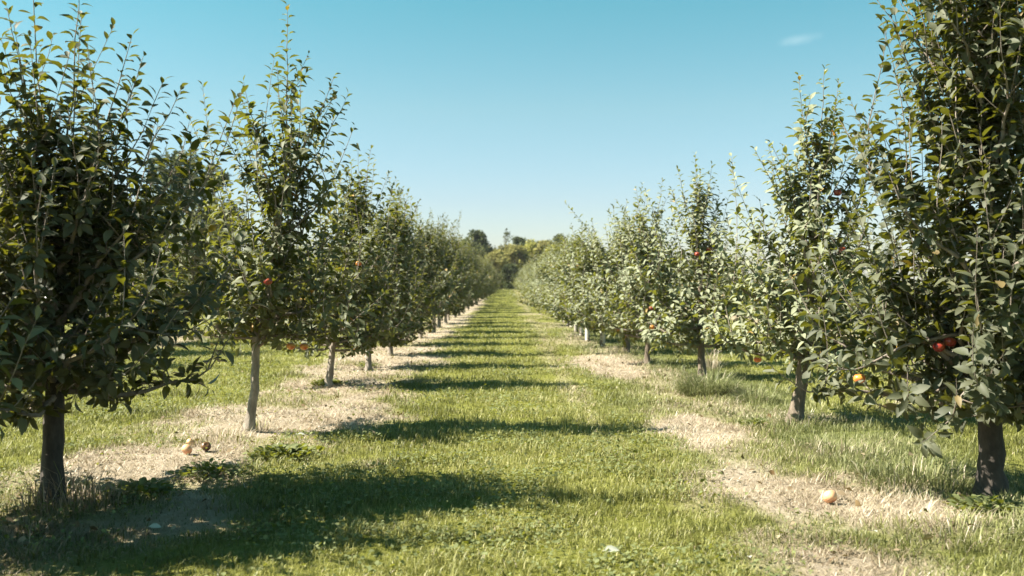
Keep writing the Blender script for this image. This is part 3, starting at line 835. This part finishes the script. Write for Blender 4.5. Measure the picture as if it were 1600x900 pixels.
tuft(40, 860, 300, .08, .2, .5, .9, 0, 'low brown dead grass in the lower left corner', 'dry_grass_clump', 'dry grass', seed=9, lean=.9, tone=(0, .5))
tuft(398, 672, 130, .12, .26, .13, .85, 0, 'dry grass clinging to the foot of the leaning left trunk', 'dry_grass_clump', 'dry grass', seed=10, lean=.25)
tuft(350, 690, 160, .10, .2, .35, .7, .2, 'thin straw and green blades before the leaning left trunk', 'dry_grass_clump', 'dry grass', seed=11)
tuft(1400, 640, 200, .14, .28, .3, .6, .4, 'half dry grass clump behind the low branch with the sunlit apple', seed=12)
tuft(1255, 665, 180, .12, .26, .22, .2, .8, 'green grass round the short second right trunk', seed=13)

# broad leaved ground cover, far too many to count
def scatter_leaves(name, x, y, L, mat_, label, cat, tone, flat=.6, lift=.02):
    g = np.random.default_rng(len(x)); n = len(x)
    az = g.uniform(0, 6.28, n)
    P = np.stack([x, y, hgt(x, y) + lift*g.random(n) + .015], -1)
    D = np.stack([np.cos(az), np.sin(az), g.normal(.25, .35, n)], -1)
    Nn = np.array([0, 0, 1.]) + g.normal(0, flat*.6, (n, 3))
    v, t, q, tn = leaf_arrays(P, D, Nn, L, L*g.uniform(.5, .85, n), tone, g.uniform(.1, .7, n), g.uniform(0, .4, n), LEAF_LO)
    return link(name, mesh_np(name, v, [t, q], True, {'tone': tn}), mat_)
M_WEED = leaf_mat('weed_leaf', [(0, (.06, .078, .015)), (.6, (.13, .15, .03)), (1, (.24, .25, .07))], [(0, (.09, .11, .04)), (1, (.2, .22, .09))], rough=.5, spec=.35, trans=.3)
x, y = sample_ground(1300, 3.6, 30, 6, 1.5)
cl = fbm(x, y, .55, 71, 3); dm = dry_mask(x, y)
k = (rg.random(len(x)) < sstep(.42, .68, cl)*(1-.8*dm)*sstep(1.9, .8, x)); x, y = x[k], y[k]
n = len(x)
o = scatter_leaves('ground_cover', x, y, rg.uniform(.012, .034, n)*(np.maximum(y, 6)/6)**.35, M_WEED, '', '', np.clip(rg.normal(.5, .3, n), 0, 1), lift=.05)
tag(o, 'low clover and broad leaved weeds mixed into the lane grass', 'ground cover', kind='stuff')

x, y = sample_ground(34, 4.6, 18, 6, 1.2)
dm = dry_mask(x, y); k = rg.random(len(x)) < .015 + .9*dm; x, y = x[k], y[k]; n = len(x)
M_LITTER = leaf_mat('leaf_litter', [(0, (.06, .035, .018)), (.6, (.17, .105, .05)), (1, (.36, .28, .15))], [(0, (.12, .08, .045)), (1, (.32, .26, .17))], rough=.7, spec=.2, trans=.08)
o = scatter_leaves('leaf_litter', x, y, rg.uniform(.02, .06, n), M_LITTER, '', '', rg.random(n), flat=.9, lift=.03)
tag(o, 'dead brown leaves strewn over the straw strips', 'leaf litter', kind='stuff')

def weed(px, py, n, size, spread, label, seed):
    g = np.random.default_rng(seed+900); x, y = ground_at(px, py); z = float(hgt(x, y))
    n = int(n*4); spread *= .75; az = g.uniform(0, 6.28, n); r = spread*g.random(n)**.75*g.uniform(.5, 1.1, n)
    n = len(az); P = np.stack([r*np.cos(az), r*np.sin(az), .005+.07*g.random(n)*(1-r/spread*.6)], -1)
    D = np.stack([np.cos(az), np.sin(az), g.normal(.5, .4, n)], -1)
    L = size*g.uniform(.6, 1.2, n)
    v, t, q, tn = leaf_arrays(P, D, np.array([0, 0, 1.]) + g.normal(0, .3, (n, 3)), L, L*.55, np.clip(g.normal(.4, .25, n), 0, 1), g.uniform(.1, .8, n), g.uniform(.1, .4, n), LEAF_HI)
    o = link('weed', mesh_np('weed', v, [t, q], True, {'tone': tn}), M_WEED)
    o.location = (x, y, z); tag(o, label, 'weed', 'leafy weeds on the ground')
weed(512, 602, 90, .07, .28, 'leafy green weed round the foot of the third left trunk', 1)
weed(440, 715, 150, .06, .35, 'low leafy weed in front of the leaning left trunk', 2)
weed(215, 770, 80, .06, .3, 'dark leafy weed at the shadow edge right of the front left trunk', 3)
weed(330, 742, 60, .055, .3, 'leafy weed near the fallen apples on the left', 4)
weed(1182, 664, 40, .05, .16, 'small brownish green weed on the dry patch by the right row', 5)
weed(575, 572, 40, .06, .22, 'small weed at the foot of the fourth left trunk', 6)
weed(1545, 800, 60, .07, .3, 'leafy weed in the shade in front of the thick right trunk', 7)

def on_ground(px, py): 
    x, y = ground_at(px, py); return x, y, float(hgt(x, y))
for px, py, kd, s, lab in ((1298, 780, 'P', 1.05, 'pale sun bleached apple lying on the dry patch in front of the right row'),
                           (292, 706, 'P', 1.0, 'pale orange fallen apple, lower of two on the straw left of the leaning trunk'),
                           (297, 690, 'P', .78, 'fallen apple, upper of two on the straw left of the leaning trunk'),
                           (322, 702, 'D', .9, 'rotten dark fallen apple just right of the pale orange one')):
    x, y, z = on_ground(px, py+8)
    apple((x, y, z+.042*s), kd, lab, 'apples fallen on the ground', s, (random.uniform(.5, 1.4), random.uniform(-.6, .6), random.uniform(0, 6)))
M_PALE = leaf_mat('pale_fallen_leaf', [(0, (.3, .31, .22)), (1, (.42, .43, .32))], [(0, (.36, .37, .29)), (1, (.46, .46, .36))], rough=.5, trans=.15, transcol=(.5, .5, .3))
M_BROWN = leaf_mat('brown_fallen_leaf', [(0, (.16, .09, .04)), (1, (.3, .2, .09))], [(0, (.25, .17, .1)), (1, (.3, .22, .13))], rough=.6, trans=.1)
def fallen(px, py, L, az, mat_, label, seed):
    g = np.random.default_rng(seed); x, y, z = on_ground(px, py)
    a = np.array
    v, t, q, tn = leaf_arrays(a([[-L*.5*math.cos(az), -L*.5*math.sin(az), .0]]), a([[math.cos(az), math.sin(az), .1]]), a([[g.normal(0, .15), -.45, 1.]]), a([L]), a([L*.52]), a([.6]), a([.35]), a([.3]), LEAF_HI)
    o = link('fallen_leaf', mesh_np('fallen_leaf', v, [t, q], True, {'tone': tn}), mat_)
    o.location = (x, y, z+.055); tag(o, label, 'leaf', 'single leaves fallen on the grass')
fallen(955, 882, .10, .35, M_PALE, 'large pale upturned leaf lying on the grass at the bottom centre', 1)
fallen(240, 832, .08, .1, M_PALE, 'pale upturned leaf in the tree shadow at the lower left', 2)
fallen(1368, 846, .06, 1.9, M_PALE, 'small pale leaf on grass at the lower right', 3)
fallen(1172, 892, .05, 1.5, M_PALE, 'tiny pale leaf at the bottom edge right of centre', 4)
fallen(470, 690, .08, .4, M_PALE, 'pale leaf on the straw right of the leaning trunk', 5)
fallen(545, 663, .07, .2, M_BROWN, 'brown curled leaf on the straw at the left edge of the lane', 6)
fallen(1120, 652, .06, .9, M_BROWN, 'brown leaf on the dry patch at the right', 7)

# ------------------------------------------------------------------ light and sky
SUN_EL, SHADOW_AZ = 45.0, 4.0      # shadows fall to the right and very slightly away
ld = Vector((math.cos(R(SUN_EL))*math.cos(R(SHADOW_AZ)), math.cos(R(SUN_EL))*math.sin(R(SHADOW_AZ)), -math.sin(R(SUN_EL))))
sun = bpy.data.lights.new('sun', 'SUN'); sun.energy = 5.0; sun.angle = R(.5); sun.color = (1, .94, .82)
so = bpy.data.objects.new('sun', sun); COL.objects.link(so)
so.rotation_euler = ld.to_track_quat('-Z', 'Y').to_euler(); so.location = (-20, -5, 30)

w = bpy.data.worlds.new('World'); sc.world = w; w.use_nodes = True
nt = w.node_tree; nt.nodes.clear()
out = N(nt, 'ShaderNodeOutputWorld'); bg = N(nt, 'ShaderNodeBackground')
sky = N(nt, 'ShaderNodeTexSky'); sky.sky_type = 'NISHITA'; sky.sun_disc = False
sky.sun_elevation = R(SUN_EL); sky.sun_rotation = math.atan2(-ld.x, -ld.y)
sky.altitude = 100; sky.air_density = 1.0; sky.dust_density = .6; sky.ozone_density = 1.0
gm = N(nt, 'ShaderNodeGamma'); gm.inputs[1].default_value = 1.15
nt.links.new(mixc(nt, 1.0, sky.outputs[0], (.25, .25, .25), 'MULTIPLY'), gm.inputs[0])
tint = mixc(nt, 1.0, gm.outputs[0], (.80*4, .95*4, .79*4), 'MULTIPLY')
# the air is a little greener overhead and whiter low down than the model's
tc = N(nt, 'ShaderNodeTexCoord')
sx = N(nt, 'ShaderNodeSeparateXYZ'); nt.links.new(tc.outputs['Generated'], sx.inputs[0])
grade = ramp(nt, math_(nt, 'ABSOLUTE', sx.outputs['Z']), [(0, (.98, .82, 1.12)), (.08, (.97, .84, 1.05)), (.17, (1.0, 1.0, 1.0)), (.27, (.72, 1.10, 1.02)), (.6, (.65, 1.1, 1.0))])
tint = mixc(nt, 1.0, tint, grade, 'MULTIPLY')
# one faint wisp of cirrus
cd = Vector((453/F_PX, 1, 378/F_PX)).normalized()
ex = Vector((1, -cd.x/cd.y, 0)).normalized(); ez = ex.cross(cd).normalized()
def dot(v):
    n = N(nt, 'ShaderNodeVectorMath', operation='DOT_PRODUCT'); nt.links.new(tc.outputs['Generated'], n.inputs[0]); n.inputs[1].default_value = v
    return n.outputs['Value']
nz = noise(nt, 60, 6, .7, tc.outputs['Generated'])
jit = math_(nt, 'MULTIPLY', math_(nt, 'SUBTRACT', nz.outputs[0], .5), 1.6)
u = math_(nt, 'DIVIDE', dot(ex), .019); v_ = math_(nt, 'DIVIDE', math_(nt, 'SUBTRACT', dot(ez), math_(nt, 'MULTIPLY', dot(ex), .12)), .0052)
rr = math_(nt, 'SQRT', math_(nt, 'ADD', math_(nt, 'MULTIPLY', u, u), math_(nt, 'MULTIPLY', v_, v_)))
rr = math_(nt, 'ADD', rr, jit)
mask = math_(nt, 'MULTIPLY', math_(nt, 'SUBTRACT', 1.15, rr, True), .11)
front = math_(nt, 'GREATER_THAN', dot(cd), .5)
mask = math_(nt, 'MULTIPLY', mask, front)
skyc = mixc(nt, mask, tint, (8.5, 9.0, 8.6))
nt.links.new(skyc, bg.inputs[0]); bg.inputs[1].default_value = .05
nt.links.new(bg.outputs[0], out.inputs[0])

# ------------------------------------------------------------------ thin summer haze
def box(x0, x1, y0, y1, z0, z1):
    v = [(x, y, z) for z in (z0, z1) for y in (y0, y1) for x in (x0, x1)]
    f = [(0, 2, 3, 1), (4, 5, 7, 6), (0, 1, 5, 4), (2, 6, 7, 3), (0, 4, 6, 2), (1, 3, 7, 5)]
    return mesh_np('haze', np.array(v, float), [np.array(f)], False)
mh, hn, ho = new_mat('haze')
pv = N(hn, 'ShaderNodeVolumePrincipled'); pv.inputs['Color'].default_value = (.92, .96, 1.0, 1)
pv.inputs['Density'].default_value = .0002; pv.inputs['Anisotropy'].default_value = .2
hn.links.new(pv.outputs[0], ho.inputs['Volume'])
tag(link('haze', box(-1000, 1000, -60, 1600, -2.2, 14), mh), 'thin pale air paling the far rows and the wood', 'haze', kind='stuff')

# ------------------------------------------------------------------ camera
cam = bpy.data.cameras.new('camera'); co = bpy.data.objects.new('camera', cam); COL.objects.link(co)
cam.sensor_width = 36; cam.lens = 36*F_PX/1600
cam.clip_start = .05; cam.clip_end = 3000
co.location = (0, 0, CAM_H)
co.rotation_euler = (R(90) - math.atan(10/F_PX), 0, -math.atan(5/F_PX))
cam.dof.use_dof = True; cam.dof.focus_distance = 7.5; cam.dof.aperture_fstop = 2.4
sc.camera = co
sc.view_settings.view_transform = 'Standard'; sc.view_settings.look = 'None'
sc.view_settings.exposure = 1.84; sc.view_settings.gamma = 1
sc.render.resolution_x, sc.render.resolution_y = 1024, 576
sc.cycles.max_bounces = 8; sc.cycles.transmission_bounces = 4
